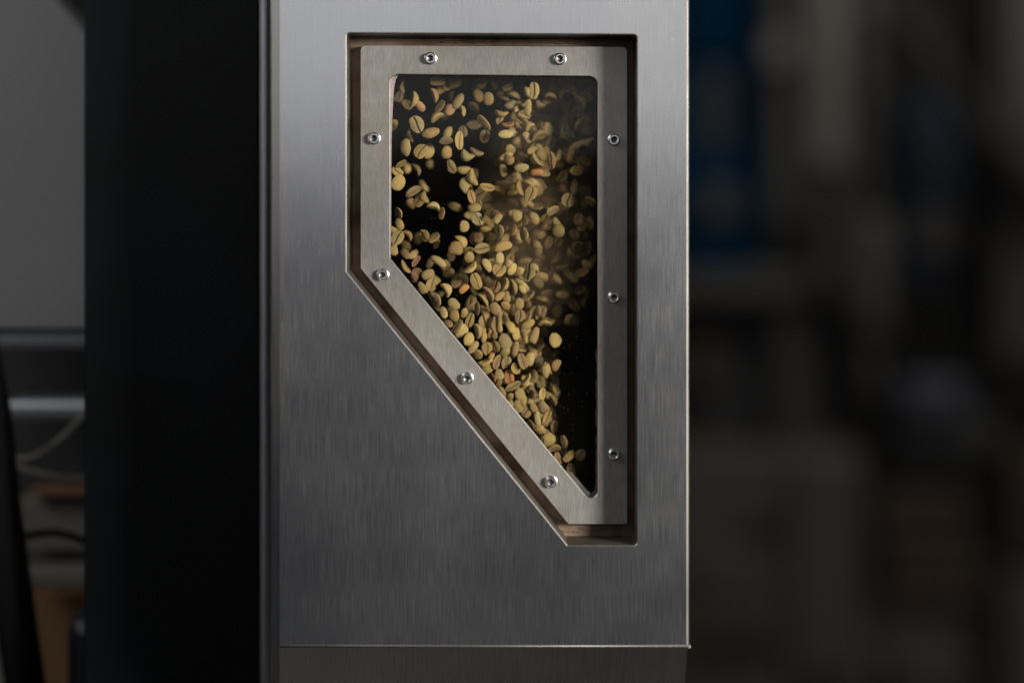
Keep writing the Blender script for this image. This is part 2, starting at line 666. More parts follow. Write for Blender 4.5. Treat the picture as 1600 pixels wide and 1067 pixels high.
# cap screws on the frame
def screw_mesh():
    bm = bmesh.new()
    r = 0.0032; h = 0.0034; rs = 0.0018
    prof = [(0.0037, 0.0), (0.0037, -0.0005), (r + .0001, -0.0007), (r, -0.0010), (r, -h + .0005), (r - .0005, -h), (rs + 0.00035, -h), (rs, -h + .00035)]
    seg = 36
    rings = []
    for (rr, y) in prof:
        rings.append([bm.verts.new((rr * math.cos(2 * math.pi * k / seg) * (1 if not (0.00315 < rr < .0033) else (1 + .012 * (k % 2))), y,
                                    rr * math.sin(2 * math.pi * k / seg))) for k in range(seg)])
    for a, b_ in zip(rings, rings[1:]):
        for k in range(seg):
            bm.faces.new((a[k], a[(k + 1) % seg], b_[(k + 1) % seg], b_[k]))
    # hexagonal socket
    def hexr(y, q):
        out = []
        for k in range(seg):
            a = 2 * math.pi * k / seg
            m_ = (a % (math.pi / 3)) - math.pi / 6
            rad = q / math.cos(m_)
            out.append(bm.verts.new((rad * math.cos(a), y, rad * math.sin(a))))
        return out
    h1 = hexr(-h + .0005, 0.00155); h2 = hexr(-h + .0022, 0.0015)
    for a, b_ in ((rings[-1], h1), (h1, h2)):
        for k in range(seg):
            f = bm.faces.new((a[k], a[(k + 1) % seg], b_[(k + 1) % seg], b_[k]))
            if a is h1: f.material_index = 1
    c = bm.verts.new((0, -h + .0026, 0))
    for k in range(seg):
        f = bm.faces.new((h2[k], h2[(k + 1) % seg], c)); f.material_index = 1
    bmesh.ops.recalc_face_normals(bm, faces=bm.faces)
    me = bpy.data.meshes.new('screw')
    bm.to_mesh(me); bm.free()
    me.materials.append(M['screw']); me.materials.append(M['socket'])
    return me


sm = screw_mesh()
SCREWS = [(672.5, 91), (875, 92), (584.5, 216), (959.5, 218), (598, 429), (959.5, 464), (730, 590.5), (959.5, 709), (861, 752)]
for i, (px, py) in enumerate(SCREWS):
    s = bpy.data.objects.new('screw', sm)
    COL.objects.link(s)
    s.parent = fr
    v = at(px, py, YF - 0.001)
    s.location = (v.x, YF, v.z)
    s.rotation_euler = (0, R(rnd.uniform(0, 60)), 0)

# gasket: pinkish rubber creeping out at the left, dark ragged silicone at the right
def strip_obj(name, left, right, Y, th, mat, parent):
    V = [at(*p, Y) for p in left] + [at(*p, Y) for p in right]
    V += [v + Vector((0, th, 0)) for v in V]
    n = len(left); F = []
    for k in range(n - 1):
        F.append((k, k + 1, n + k + 1, n + k))
        F.append((n + k, n + k + 1, 3 * n + k + 1, 3 * n + k))
        F.append((k, 2 * n + k, 2 * n + k + 1, k + 1))
    o = mesh_obj(name, V, F, mat)
    return child(o, parent)


ys = [112, 118, 124, 132, 145, 165, 190, 230, 290, 350, 402]
strip_obj('gasket', [(600, y) for y in ys], [(626, 112), (622, 118), (618.5, 124), (616.5, 132), (615, 145), (614, 165), (612.6, 190), (611.6, 230), (611.2, 290), (611, 350), (610.5, 402)],
          YF + .0049, 0.0010, M['gasket'], house)
rr = random.Random(5)
ys = list(range(500, 790, 9))
strip_obj('gasket', [(931.5 + rr.uniform(-1.6, 1.2) + (2.5 if y < 540 else 0), y) for y in ys], [(944, y) for y in ys], YF + .0049, 0.001, M['gasket_dark'], house)
strip_obj('gasket', [(893, 736), (907, 753), (917, 765), (924, 770), (929, 766), (931, 752), (931.5, 720)],
          [(888, 740), (904, 760), (916, 776), (925, 781), (937, 775), (938, 755), (938, 720)], YF + .0047, 0.001, M['gasket_dark'], house)
gl = mesh_obj('glass_pane', [at(598, 104, YG), at(946, 104, YG), at(946, 797, YG), at(918, 797, YG), at(598, 412, YG)], [(4, 3, 2, 1, 0)], M['glass'])
gb = bmesh.new(); gb.from_mesh(gl.data)
ret = bmesh.ops.extrude_face_region(gb, geom=gb.faces[:])
bmesh.ops.translate(gb, vec=(0, 0.0025, 0), verts=[e for e in ret['geom'] if isinstance(e, bmesh.types.BMVert)])
bmesh.ops.recalc_face_normals(gb, faces=gb.faces)
gb.to_mesh(gl.data); gb.free()
child(gl, house)

# chute behind the glass
cm = inset(mouth, -0.0012)
V = [(q.x, YB + .0021, q.y) for q in cm] + [(q.x, 0.19, q.y) for q in cm]
n = len(cm)
F = [(k, (k + 1) % n, n + (k + 1) % n, n + k) for k in range(n)] + [tuple(range(n, 2 * n))]
ch = mesh_obj('chute_wall', V, F, M['chute'])
child(ch, house)

# hemmed lower edge, lower panel sloping back, corner tab
zb = at(0, 1008.5).z
he = tube('hemmed_edge', [(XL - .0005, 0.0002, zb), (XR - .0008, 0.0002, zb)], 0.00085, M['hem'], None, 12)
child(he, house)
lo = mesh_obj('lower_panel', [(XL - .0005, 0.0012, zb - .0006), (XR - .0012, 0.0012, zb - .0006), (XR - .0006, 0.055, zb - .088), (XL - .0050, 0.055, zb - .088),
                              (XR - .0012, .34, zb - .0006), (XR - .0012, .34, zb - .088)],
              [(0, 3, 2, 1), (1, 2, 5, 4)], M['panel'])
child(lo, house)
ct = box('corner_tab', XR - .0016, XR + .0006, 0.0, 0.006, zb - .0014, zb + .0004, M['edge'], None, .0003)
child(ct, house)
# set-back flange at the left, with a soft fold
fx0, fx1 = at(421, 0, .064).x, at(445, 0, .064).x
V = []; F = []
prof = [(fx0, .078), (fx0 + .00003, .0655), (fx0 + .0005, .0644), (fx0 + .0014, .064), (fx0 + .002, .064), (fx1 + .006, .064)]
for (x, y) in prof:
    V += [(x, y, ZT), (x, y, -.35)]
for k in range(len(prof) - 1): F.append((2 * k, 2 * k + 1, 2 * k + 3, 2 * k + 2))
sf = mesh_obj('side_flange', V, F, M['flange'], None, smooth=True)
child(sf, house)

# ------------------------------------------------------------------ black column at the left
YC = 0.11
colm = empty('support_column', (at(270, 0, YC).x, YC + .06, -.35))
tag(colm, 'wide matt black upright column left of the steel housing', 'column')
a = at(131, 0, YC); b_ = at(405, 0, YC)
cb = box('column_body', a.x, b_.x, YC, YC + .11, -.35, .36, M['column'], None, .0012)
child(cb, colm)
b2 = at(405.5, 0, YC); c2 = at(417.5, 0, YC)
ce = box('edge_strip', b2.x, c2.x, YC + .001, YC + .10, -.35, .36, M['column_edge'], None, .0014)
child(ce, colm)

# ------------------------------------------------------------------ coffee beans
#  x, y, length, width, lean (clockwise from upright), pose, colour, layer
BEANS = """
629 135 22 9 -8 e b 1;623 150 18 14 20 f b 2;645 155 25 12 12 e g 0;636 163 18 13 -50 d n 1;657 166 19 13 -35 d o2 0;684 126 24 16 88 f n 1;
677 149 26 11 -18 e t 0;688 141 20 13 60 d t 2;711 129 24 17 70 d n 2;700 134 18 14 60 d t 2;687 166 22 12 35 q b 0;683 184 24 11 55 e n 0;703 171 17 16 20 d o2 1;
716 158 26 13 30 d g 0;721 173 18 9 -28 e g 1;707 149 18 8 10 e g 3;696 179 16 12 40 d b 3;753 129 22 17 60 d n 2;744 134 18 10 15 d n 3;747 149 22 15 -25 d n 2;
763 154 22 16 0 d n 1;740 168 22 14 -50 q n 2;742 194 24 16 80 q b 2;756 192 30 13 -38 q n 0;758 213 22 18 10 f n 1;651 194 29 22 -28 f p 0;673 207 28 16 75 d t 0;
615 195 18 12 10 d n 1;641 213 20 9 -20 e n 1;700 207 22 12 25 d n 1;697 220 24 16 80 q b 0;724 205 18 12 -10 q b 1;718 219 28 14 0 q p 0;
773 133 20 12 -20 d n 2;792 132 20 17 10 d n 2;808 124 16 10 -40 d t 2;817 135 18 11 15 d n 3;834 141 27 17 3 f p 0;848 137 16 14 0 d t 3;868 140 26 19 80 d g 1;
880 140 14 12 0 d g 2;860 152 24 10 105 e t 1;839 159 18 14 0 q n 2;825 170 21 12 8 d n 0;798 163 22 14 85 d g 1;783 175 22 10 100 e n 0;781 186 19 11 20 f p 0;
794 193 20 9 82 e o 1;810 196 20 10 -30 d n 1;823 197 18 9 -10 q n 1;817 208 22 14 -40 q n 1;790 209 22 14 88 d p 0;844 198 19 12 -5 q n 1;843 212 26 11 70 e n 1;
861 206 17 9 85 e n 2;888 208 24 12 -50 q n 1;893 173 26 12 25 e n 2;885 160 20 12 70 e n 2;903 143 28 14 -35 e b 2;910 133 20 10 -60 d b 2;778 157 18 16 0 d b 3;903 195 18 11 0 q b 3;
634 230 26 18 0 d p 0;658 236 26 20 30 f p 0;670 236 24 16 10 d n 1;698 238 20 18 0 d t 1;731 241 24 17 -60 e p 0;745 236 22 11 -65 e t 1;705 260 22 15 -30 f n 0;
627 256 20 10 55 q n 0;621 267 20 14 -50 q p 0;622 285 26 20 30 d p 0;649 265 22 10 -30 e b 2;636 263 16 12 0 d b 3;740 276 27 15 -18 e p 0;726 289 27 17 12 d p 0;
761 292 26 12 98 f n 0;737 307 23 13 -15 q t 0;749 303 22 19 60 q b 1;742 324 20 15 85 d n 1;646 299 26 12 60 q b 1;655 312 24 16 30 q n 0;665 308 20 13 -20 e n 0;
642 318 17 16 0 d b 2;677 324 22 11 -75 e p 0;690 333 20 10 10 q t 0;672 256 14 12 0 d b 3;662 290 22 9 -35 d b 3;
797 234 18 17 0 d n 1;795 248 19 16 -40 d t 0;780 252 15 8 0 d n 2;786 266 20 12 -10 d n 1;817 244 19 17 0 d b 1;840 249 28 10 -35 e p 0;832 234 16 12 60 d n 1;
846 242 20 14 -40 d n 1;861 250 29 13 -10 q t 0;815 262 24 14 88 d p 0;839 269 22 12 85 d o 0;852 262 18 13 -50 d t 1;878 275 22 20 30 q n 1;871 284 16 12 0 d b 2;
901 267 20 16 100 d n 0;878 252 26 14 15 d g 2;873 238 20 12 10 d b 3;812 281 20 18 0 d t 2;813 294 26 11 -15 e n 0;801 301 14 9 80 d p 0;829 303 26 18 12 f p 0;
840 296 19 16 0 d n 1;818 315 15 9 -20 d n 1;888 312 21 20 10 f p 0;918 298 18 14 0 d b 2;848 284 18 14 60 d b 3;860 300 20 14 0 d b 3;842 314 20 18 0 q b 3;885 293 20 14 0 d b 3;
800 319 22 18 0 d n 2;910 245 18 12 30 d b 3;892 227 20 14 0 d b 3;
622 333 17 13 0 q t 0;624 350 20 13 -30 d n 0;615 360 20 12 -40 d n 1;621 371 24 17 32 f p 0;636 368 18 10 -30 e t 1;616 390 19 14 10 d t 0;634 385 20 14 -25 d n 2;
633 396 18 11 -45 d b 1;646 397 15 12 40 d g 1;650 408 20 9 35 q r 0;634 416 24 9 -35 e t 0;662 368 20 16 -40 q n 0;678 371 22 12 50 q t 1;682 381 14 9 20 d n 1;652 373 17 12 0 d b 3;
685 408 27 13 -58 d p 0;672 410 20 12 30 d b 2;651 427 19 16 40 f r 0;669 429 20 18 60 d t 0;725 353 19 15 5 d n 0;712 388 22 21 0 d t 0;718 379 27 15 -25 e n 0;704 401 18 13 0 d b 2;
746 342 22 17 -25 f p 0;756 344 17 9 15 q n 0;763 346 24 12 -40 d n 1;759 357 20 10 85 d n 1;740 372 20 13 0 d b 2;747 371 19 16 0 d t 1;753 388 24 16 80 f g 0;
732 392 18 12 60 q n 0;733 402 18 15 0 d n 0;748 405 15 14 0 d t 2;734 417 27 11 50 e p 0;761 414 24 13 -30 d p 0;750 424 24 11 -20 q n 1;765 333 20 14 60 d t 2;768 390 20 14 10 d n 2;
778 341 17 13 30 d p 0;774 333 15 9 100 d t 1;779 362 26 17 -10 q p 0;786 385 31 17 72 d n 0;807 337 18 16 -20 d n 0;819 331 18 12 0 q t 1;820 344 15 11 20 d n 1;
801 359 16 13 10 q o2 0;792 362 15 9 0 d b 1;818 365 22 16 -10 q p 0;826 376 18 10 -30 d t 1;835 341 22 13 -30 d n 0;851 343 20 15 30 q n 1;864 329 23 13 58 q p 0;
870 347 18 11 -35 d n 0;873 360 20 18 10 d n 0;837 355 18 16 0 d b 2;838 376 18 9 8 e t 1;830 389 20 12 -50 d n 1;812 388 17 10 100 d n 2;803 394 18 10 40 e n 1;
781 403 18 15 0 d p 0;780 421 23 20 40 f p 0;797 405 20 12 15 q n 1;800 420 22 13 30 d y 0;816 403 20 16 0 d g 2;843 407 23 13 60 q t 1;841 395 17 12 20 d b 1;
867 402 20 12 35 e n 1;874 416 18 12 60 d b 2;894 407 26 19 45 q b 1;911 363 26 12 -20 e b 2;909 382 22 12 -35 e b 2;885 377 15 14 0 d t 3;814 423 15 11 15 d n 1;
826 424 25 22 10 q p 0;848 421 20 9 25 e b 2;855 385 20 14 20 d b 3;888 345 18 12 80 d b 3;890 390 20 12 0 d b 3;905 340 17 12 0 d b 3;
647 433 15 13 0 d r 0;680 436 20 12 -50 d n 1;675 444 20 18 20 q n 0;660 450 22 13 -30 d g 0;696 453 25 13 -28 e p 0;685 460 17 10 60 d b 1;679 467 26 17 -35 q p 0;682 480 15 9 -40 d n 1;
693 488 17 13 -20 d p 0;709 475 21 17 -40 d p 0;710 493 20 18 0 d n 0;700 505 14 11 -50 d t 0;725 451 18 12 50 d o 0;725 438 20 14 30 d b 2;744 439 26 17 -20 f p 0;
741 453 15 10 -10 d n 1;752 430 17 9 -30 d n 1;762 459 28 10 -32 e t 0;755 469 26 9 -38 e n 0;736 469 18 15 20 q n 0;745 481 24 10 -5 q t 0;757 487 22 11 -30 d t 1;
774 482 21 18 -30 d t 0;774 447 19 15 20 q t 0;761 440 18 14 0 d b 1;788 444 23 10 15 e g 0;781 462 18 11 45 d t 0;791 464 22 14 -10 d n 1;790 477 15 12 -40 d t 0;
725 489 17 12 10 d n 0;734 500 25 14 18 f n 0;758 503 24 19 -20 f p 0;772 506 26 11 -5 e t 0;781 510 20 10 0 d n 0;790 499 20 11 -20 d n 1;714 509 24 14 35 q n 0;
721 517 25 18 30 d y 0;745 517 26 12 -12 e n 0;732 529 21 17 20 d y 0;756 524 22 10 5 d n 0;765 522 13 8 10 d n 0;773 524 12 9 0 d n 0;789 534 28 19 -20 d g 0;798 510 18 13 -20 d y 0;
801 448 28 9 -12 e g 0;811 440 16 9 -55 d y 0;816 450 18 10 -25 d p 0;841 441 20 14 -40 d b 1;835 456 18 9 35 d b 2;855 458 21 12 85 q b 1;882 444 18 16 -30 d t 2;811 474 20 14 5 d g 0;
822 461 20 9 15 d n 1;800 468 14 9 0 d t 1;826 477 18 9 0 d t 1;801 484 17 8 5 d b 1;812 494 22 16 0 f n 0;841 485 17 10 15 d t 0;833 487 20 12 25 q g 1;858 476 13 12 0 d b 1;
825 506 25 13 60 d n 0;851 506 22 10 92 e n 0;806 521 20 13 0 d y 0;835 524 29 13 18 d t 0;850 518 18 14 0 d b 2;867 531 24 18 -12 d y 0;852 493 15 9 30 d b 2;912 456 21 12 -20 e t 2;
914 473 18 12 10 e b 2;870 502 18 9 0 d b 3;896 500 22 18 20 d b 3;820 526 22 10 -20 d n 1;848 468 15 12 0 d b 3;
739 542 23 13 40 d p 0;746 553 17 16 10 d n 0;761 544 22 17 -10 f n 0;774 541 21 13 -12 q n 0;769 557 14 11 20 d o2 0;777 565 24 12 18 q t 0;757 564 23 12 70 e n 0;761 575 21 16 -40 d g 0;
791 566 22 14 12 f p 0;789 550 17 13 35 d y 0;805 545 27 12 12 d t 0;817 564 26 16 -20 q t 0;806 575 18 14 -30 q n 0;780 585 19 16 10 d g 0;779 598 13 10 20 d n 0;769 590 18 9 -25 q o 0;
796 589 24 15 -8 f o 0;802 603 26 14 60 q p 0;821 592 25 9 38 e p 0;833 589 24 16 5 d g 1;853 579 25 15 12 d y 0;869 570 19 14 30 d t 0;842 564 20 12 20 d b 1;843 538 18 14 0 d b 1;
826 547 26 14 20 d t 1;846 556 17 12 0 d b 3;784 612 22 13 -30 d g 0;796 620 16 10 35 d t 0;813 616 21 17 -20 d n 0;848 615 21 13 5 q p 0;832 612 20 12 -20 d b 1;850 600 18 12 60 d b 2;827 603 20 12 20 d n 1;
797 630 14 10 0 d n 0;809 634 21 15 -8 d n 0;818 625 14 11 10 d n 0;824 641 24 17 30 f n 0;834 637 20 12 -20 d t 0;849 635 22 20 -20 d g 0;863 636 17 12 -20 q b 1;830 626 17 11 -60 d t 1;
840 654 25 12 -8 d p 0;855 651 22 13 25 q n 0;832 665 24 11 -38 q t 0;845 672 17 14 0 d n 0;857 686 23 20 -10 d y 0;881 689 21 12 -8 q p 0;866 701 22 15 80 q n 0;889 712 24 13 48 d n 0;
907 710 20 16 25 f t 0;872 716 23 12 -15 q o2 0;892 733 22 16 -20 q n 0;881 703 14 11 0 d b 1;852 668 15 12 0 d b 2;842 681 14 10 0 d n 1
"""
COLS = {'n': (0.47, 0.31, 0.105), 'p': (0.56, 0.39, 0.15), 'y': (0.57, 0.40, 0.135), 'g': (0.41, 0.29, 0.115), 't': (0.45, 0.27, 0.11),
        'o': (0.64, 0.26, 0.075), 'o2': (0.54, 0.29, 0.12), 'r': (0.36, 0.155, 0.09), 'b': (0.29, 0.19, 0.09)}  # b: brown beans, with the shade of the deep stream put in


def bean_mesh(name, seed, lean=False):
    """unit bean: length 1 along z, width 1 along x, thickness ~0.5 with the flat side to -y"""
    rr = random.Random(seed)
    nz = 13 if not lean else 8
    dome = 10 if not lean else 6
    fx = [-.93, -.78, -.55, -.3, -.14, -.06, 0, .06, .14, .3, .55, .78, .93] if not lean else [-.7, -.2, 0, .2, .7]
    bend = rr.uniform(-.09, .09); curl = (rr.uniform(.08, .15) if seed % 3 == 0 else rr.uniform(-.02, .10)); s_amp = rr.choice((-1, 1)) * rr.uniform(.05, .20)
    gw = rr.uniform(.028, .05); s_ph = rr.uniform(0, 3)
    blunt = rr.uniform(.80, 1.0); tipside = rr.uniform(-.12, .12)
    off = Vector((seed * 3.7, 0, 0))
    chips = []
    for _ in range((seed % 5 == 1) * 2 + (seed % 7 == 3)):
        cn = Vector((rr.uniform(-1, 1), rr.uniform(-.3, .9), rr.uniform(-1, 1))).normalized()
        chips.append((cn, .30 + .1 * rr.random()))
    V = []; seam = []
    for i in range(nz + 1):
        t = -math.cos(math.pi * i / nz)
        zc = t * 0.5
        rad = max(0.0, 1 - abs(t) ** 2.25) ** 0.5 * (1 + tipside * t)
        wv = rad * .5
        for j in range(dome + 1):
            a = math.pi * j / dome
            V.append([wv * math.cos(a), 0.36 * rad * math.sin(a) ** blunt if j not in (0, dome) else 0.0, zc]); seam.append(0)
        sx = s_amp * math.sin(t * 2.2 + s_ph) * .5
        for u in fx[::1]:
            uu = -u
            x = wv * -u * -1
            x = wv * uu * -1 * -1
            x = -wv * u * -1
            x = wv * (-u)
            # flat side runs from -x to +x: ring order needs from a=pi (x=-w) to a=0 (x=+w)
            x = wv * u
            rise = 0.10 * rad * (1 - abs(u) ** 2.4)
            g = math.exp(-((x - sx * rad) / gw) ** 2)
            dent = 0.20 * g * min(1, rad * 1.5)
            lip = 0.035 * math.exp(-((abs(x - sx * rad) - 0.10) / 0.05) ** 2) * rad
            V.append([x, -rise - lip + dent, zc]); seam.append(max(min(1, g * 1.25), .30 * max(0, 1 - abs(u) ** 3) * min(1, rad * 1.3)))
    ring = dome + 1 + len(fx)
    out = []
    for (x, y, z) in V:
        x += bend * (1 - (2 * z) ** 2) * 1.0 - bend * .5
        y -= curl * ((2 * z) ** 2 - .3)
        nn = mnoise.noise_vector(Vector((x, y, z)) * 3.1 + off) * (0.075 if seed % 4 == 0 else 0.050) + mnoise.noise_vector(Vector((x, y, z)) * 8 + off) * 0.018
        q = Vector((x + nn.x, y + nn.y, z + nn.z * .6))
        for (cn, cdist) in chips:                 # chipped or broken corner
            e = q.dot(cn) - cdist
            if e > 0: q -= cn * e * .85
        out.append(tuple(q))
    F = []
    for i in range(nz):
        for j in range(ring):
            a = i * ring + j; b_ = i * ring + (j + 1) % ring
            F.append((a, b_, b_ + ring, a + ring))
    me = bpy.data.meshes.new(name)
    me.from_pydata(out, [], F)
    at_ = me.attributes.new('seam', 'FLOAT', 'POINT')
    at_.data.foreach_set('value', seam)
    me.polygons.foreach_set('use_smooth', [True] * len(F))
    bm = bmesh.new(); bm.from_mesh(me)
    bmesh.ops.remove_doubles(bm, verts=bm.verts, dist=1e-5)
    bmesh.ops.recalc_face_normals(bm, faces=bm.faces)
    bm.to_mesh(me); bm.free()
    me.materials.append(M['bean'])
    return me


BM = [bean_mesh('coffee_bean', i + 1) for i in range(20)]
beans = []
for tok in BEANS.replace('\n', '').split(';'):
    tok = tok.strip()
    if not tok: continue
    f = tok.split()
    beans.append(dict(x=float(f[0]), y=float(f[1]), L=float(f[2]), W=float(f[3]), a=float(f[4]), pose=f[5], c=f[6], l=int(f[7])))
rb = random.Random(77)
LAY = {0: YB + .0065, 1: YB + .019, 2: YB + .036, 3: YB + .060}
placed = []


def place(b):
    Y = LAY[b['l']] + (rb.uniform(0, .002) if b['l'] == 0 else rb.uniform(-.003, .006))
    for _ in range(30):
        p = at(b['x'], b['y'], Y)
        ok = True
        for (q, rad) in placed:
            d = p - q
            lim = (rad + (b['L'] + b['W']) * .25 * S) * .60
            if (d.x * d.x + d.z * d.z + (d.y * 1.25) ** 2) < lim * lim:
                ok = False; break
        if ok: break
        Y += .0012
    placed.append((p, (b['L'] + b['W']) * .25 * S))
    b['p'] = p; b['Y'] = Y


def bean_matrix(b):
    k = (D + b['Y']) / D
    v = rb.uniform(.93, 1.07)
    Lp, Wp = b['L'] * S * k * 1.01 * v, b['W'] * S * k * 1.02 * rb.uniform(.92, 1.08)
    pose = b['pose']
    tilt = rb.uniform(-14, 14)
    L3 = Lp
    if Lp < 19 * S and b['l'] <= 2:
        L3 = 23 * S
        tilt = math.degrees(math.acos(min(1, Lp / L3))) * rb.choice((-1, 1)) * .9
    sgn = rb.choice((-1, 1))
    if pose == 'f': roll = rb.uniform(-14, 14); wd = Wp; th = max(.62 * Wp, .42 * Lp)
    elif pose == 'd': roll = 180 + rb.uniform(-22, 22); wd = Wp; th = max(.62 * Wp, .45 * Lp)
    elif pose == 'e': roll = sgn * rb.uniform(68, 88); wd = max(.70 * Lp, Wp); th = Wp * 1.9
    else: roll = sgn * rb.uniform(28, 48); wd = Wp * 1.12; th = Wp * .9
    if pose == 'd': th *= .95
    m = Matrix.Rotation(R(b['a']), 4, 'Y') @ Matrix.Rotation(R(tilt), 4, 'X') @ Matrix.Rotation(R(roll), 4, 'Z')
    return Matrix.Translation(b['p']) @ m @ Matrix.Diagonal((wd, th, L3, 1))


for b in beans: place(b)

# words for the labels
CW = {'n': 'yellow-green', 'p': 'straw-coloured', 'y': 'bright-yellow', 'g': 'dull-green', 't': 'tan', 'o': 'orange', 'o2': 'orange-tinged', 'r': 'reddish', 'b': 'shade-browned'}
PW = {'f': 'seam side out', 'd': 'rounded side out', 'e': 'edge-on', 'q': 'half turned'}


def zone(b):
    x, y = b['x'], b['y']
    xs = 610 if y < 404 else 610 + (y - 404) * (324 / 393)     # left limit of the pane
    if y > 404:
        hz = 'touching the sloping bar' if x < xs + 38 else ('near the sloping bar' if x < xs + 85 else ('in mid stream' if x < 880 else 'by right bar'))
    else:
        hz = 'by left bar' if x < 640 else ('in left gap' if x < 690 else ('left of centre' if x < 745 else ('in centre' if x < 805 else ('right of centre' if x < 865 else 'by right bar'))))
    vz = ('under top bar' if y < 150 else 'above upper side screws' if y < 195 else 'level with upper side screws' if y < 240 else
          'below upper side screws' if y < 300 else 'in upper middle' if y < 355 else 'just above bend' if y < 400 else
          'level with bend' if y < 445 else 'below middle right screw' if y < 500 else 'above mid-slope screw' if y < 560 else
          'level with mid-slope screw' if y < 615 else 'above lowest side screws' if y < 680 else 'near bottom corner')
    return hz, vz


def lean_word(b):
    if b['L'] < b['W'] * 1.2: return 'roundish'
    a = ((b['a'] + 90) % 180) - 90
    if abs(a) < 14: return 'upright'
    if abs(a) > 66: return 'level'
    return 'right-leaning' if a > 0 else 'left-leaning'


# extra beans deeper in the stream, behind the ones that can be read one by one
extra = []
for i in range(2500):
    y = rb.uniform(118, 735)
    if y < 400:
        cxm = 835 - (y - 120) * 0.10; sp = 55 if y < 250 else 60
    else:
        t = (y - 400) / 335
        cxm = 800 + t * 70; sp = 62 * (1 - t) + 10
    x = rb.gauss(cxm + (22 if y < 480 else 0), sp * .8)
    xs = 612 if y < 404 else 612 + (y - 404) * (324 / 393)
    if x < xs + 4 or x > 925: continue
    if y > 500 and x > 868 - max(0, 40 * (560 - y) / 60): continue
    if y < 400 and x < 690: continue
    if y > 640 and x > xs + 60: continue
    if y < 230 and rb.random() < .5: continue
    lay = rb.choice((1, 2, 2, 3)) if y > 330 else rb.choice((1, 2, 2, 3))
    if y > 600: lay = rb.choice((1, 1, 2))
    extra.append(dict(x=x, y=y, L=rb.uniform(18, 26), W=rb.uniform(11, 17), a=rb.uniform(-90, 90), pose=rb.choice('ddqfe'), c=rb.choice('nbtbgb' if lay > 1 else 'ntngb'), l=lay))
    if len(extra) >= 420: break
for i in range(70):
    extra.append(dict(x=rb.uniform(800, 925), y=rb.uniform(135, 470), L=rb.uniform(19, 27), W=rb.uniform(12, 17), a=rb.uniform(-90, 90), pose=rb.choice('ddqe'), c='n', l=rb.choice((1, 1, 2))))
for b in extra: place(b)

named = [b for b in beans][:]
named.sort(key=lambda b: (b['l'] > 2, -b['L'] * b['W'] / (1 + .4 * b['l'])))
spill = named[300:]
named = named[:300]
# labels
groups = {}
for b in named:
    hz, vz = zone(b)
    b['lab'] = f"{CW[b['c']]} {lean_word(b)} bean {PW[b['pose']]}, {hz}, {vz}"
    groups.setdefault(b['lab'], []).append(b)
for lab, g in groups.items():
    if len(g) < 2: continue
    dx = max(b['x'] for b in g) - min(b['x'] for b in g); dy = max(b['y'] for b in g) - min(b['y'] for b in g)
    hor = dx > dy
    g.sort(key=lambda b: b['x'] if hor else b['y'])
    if len(g) == 2: w_ = ['left-hand', 'right-hand'] if hor else ['upper', 'lower']
    elif len(g) == 3: w_ = ['leftmost', 'middle', 'rightmost'] if hor else ['uppermost', 'middle', 'lowest']
    else:
        o_ = ['first', 'second', 'third', 'fourth', 'fifth', 'sixth', 'seventh', 'eighth']
        w_ = [f"{o_[k]} {'leftmost' if hor else 'highest'}" for k in range(len(g))]
    for b, ww in zip(g, w_): b['lab'] = ww + ' ' + lab
for b in named:
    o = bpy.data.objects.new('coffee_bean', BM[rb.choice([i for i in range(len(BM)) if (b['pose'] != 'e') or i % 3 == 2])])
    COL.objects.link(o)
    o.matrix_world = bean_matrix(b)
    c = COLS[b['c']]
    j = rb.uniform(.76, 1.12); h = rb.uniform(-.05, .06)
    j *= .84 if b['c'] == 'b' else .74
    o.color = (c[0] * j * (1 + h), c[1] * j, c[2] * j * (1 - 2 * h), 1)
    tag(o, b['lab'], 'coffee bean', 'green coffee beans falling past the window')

# the remainder as one mass
lows = [bean_mesh('low', 50 + i, True) for i in range(6)]
V = []; F = []; SE = []
for b in spill + extra:
    me = lows[rb.randrange(6)]
    m = bean_matrix(b)
    o0 = len(V)
    V += [tuple(m @ v.co) for v in me.vertices]
    SE += [a.value for a in me.attributes['seam'].data]
    F += [tuple(o0 + i for i in p.vertices) for p in me.polygons]
so = mesh_obj('coffee_beans', V, F, M['bean'], None, smooth=True)
sa = so.data.attributes.new('seam', 'FLOAT', 'POINT'); sa.data.foreach_set('value', SE)
so.color = (0.42, 0.28, 0.11, 1)  # lifted base colour, standing in for fill light on the deep beans
tag(so, 'mass of shaded green coffee beans falling deeper behind the glass', 'coffee beans', None, 'stuff')
for me in lows: bpy.data.meshes.remove(me)
print('BEANS', len(beans), 'named', len(named), 'extra', len(extra), 'dup', len(named) - len({b['lab'] for b in named}))

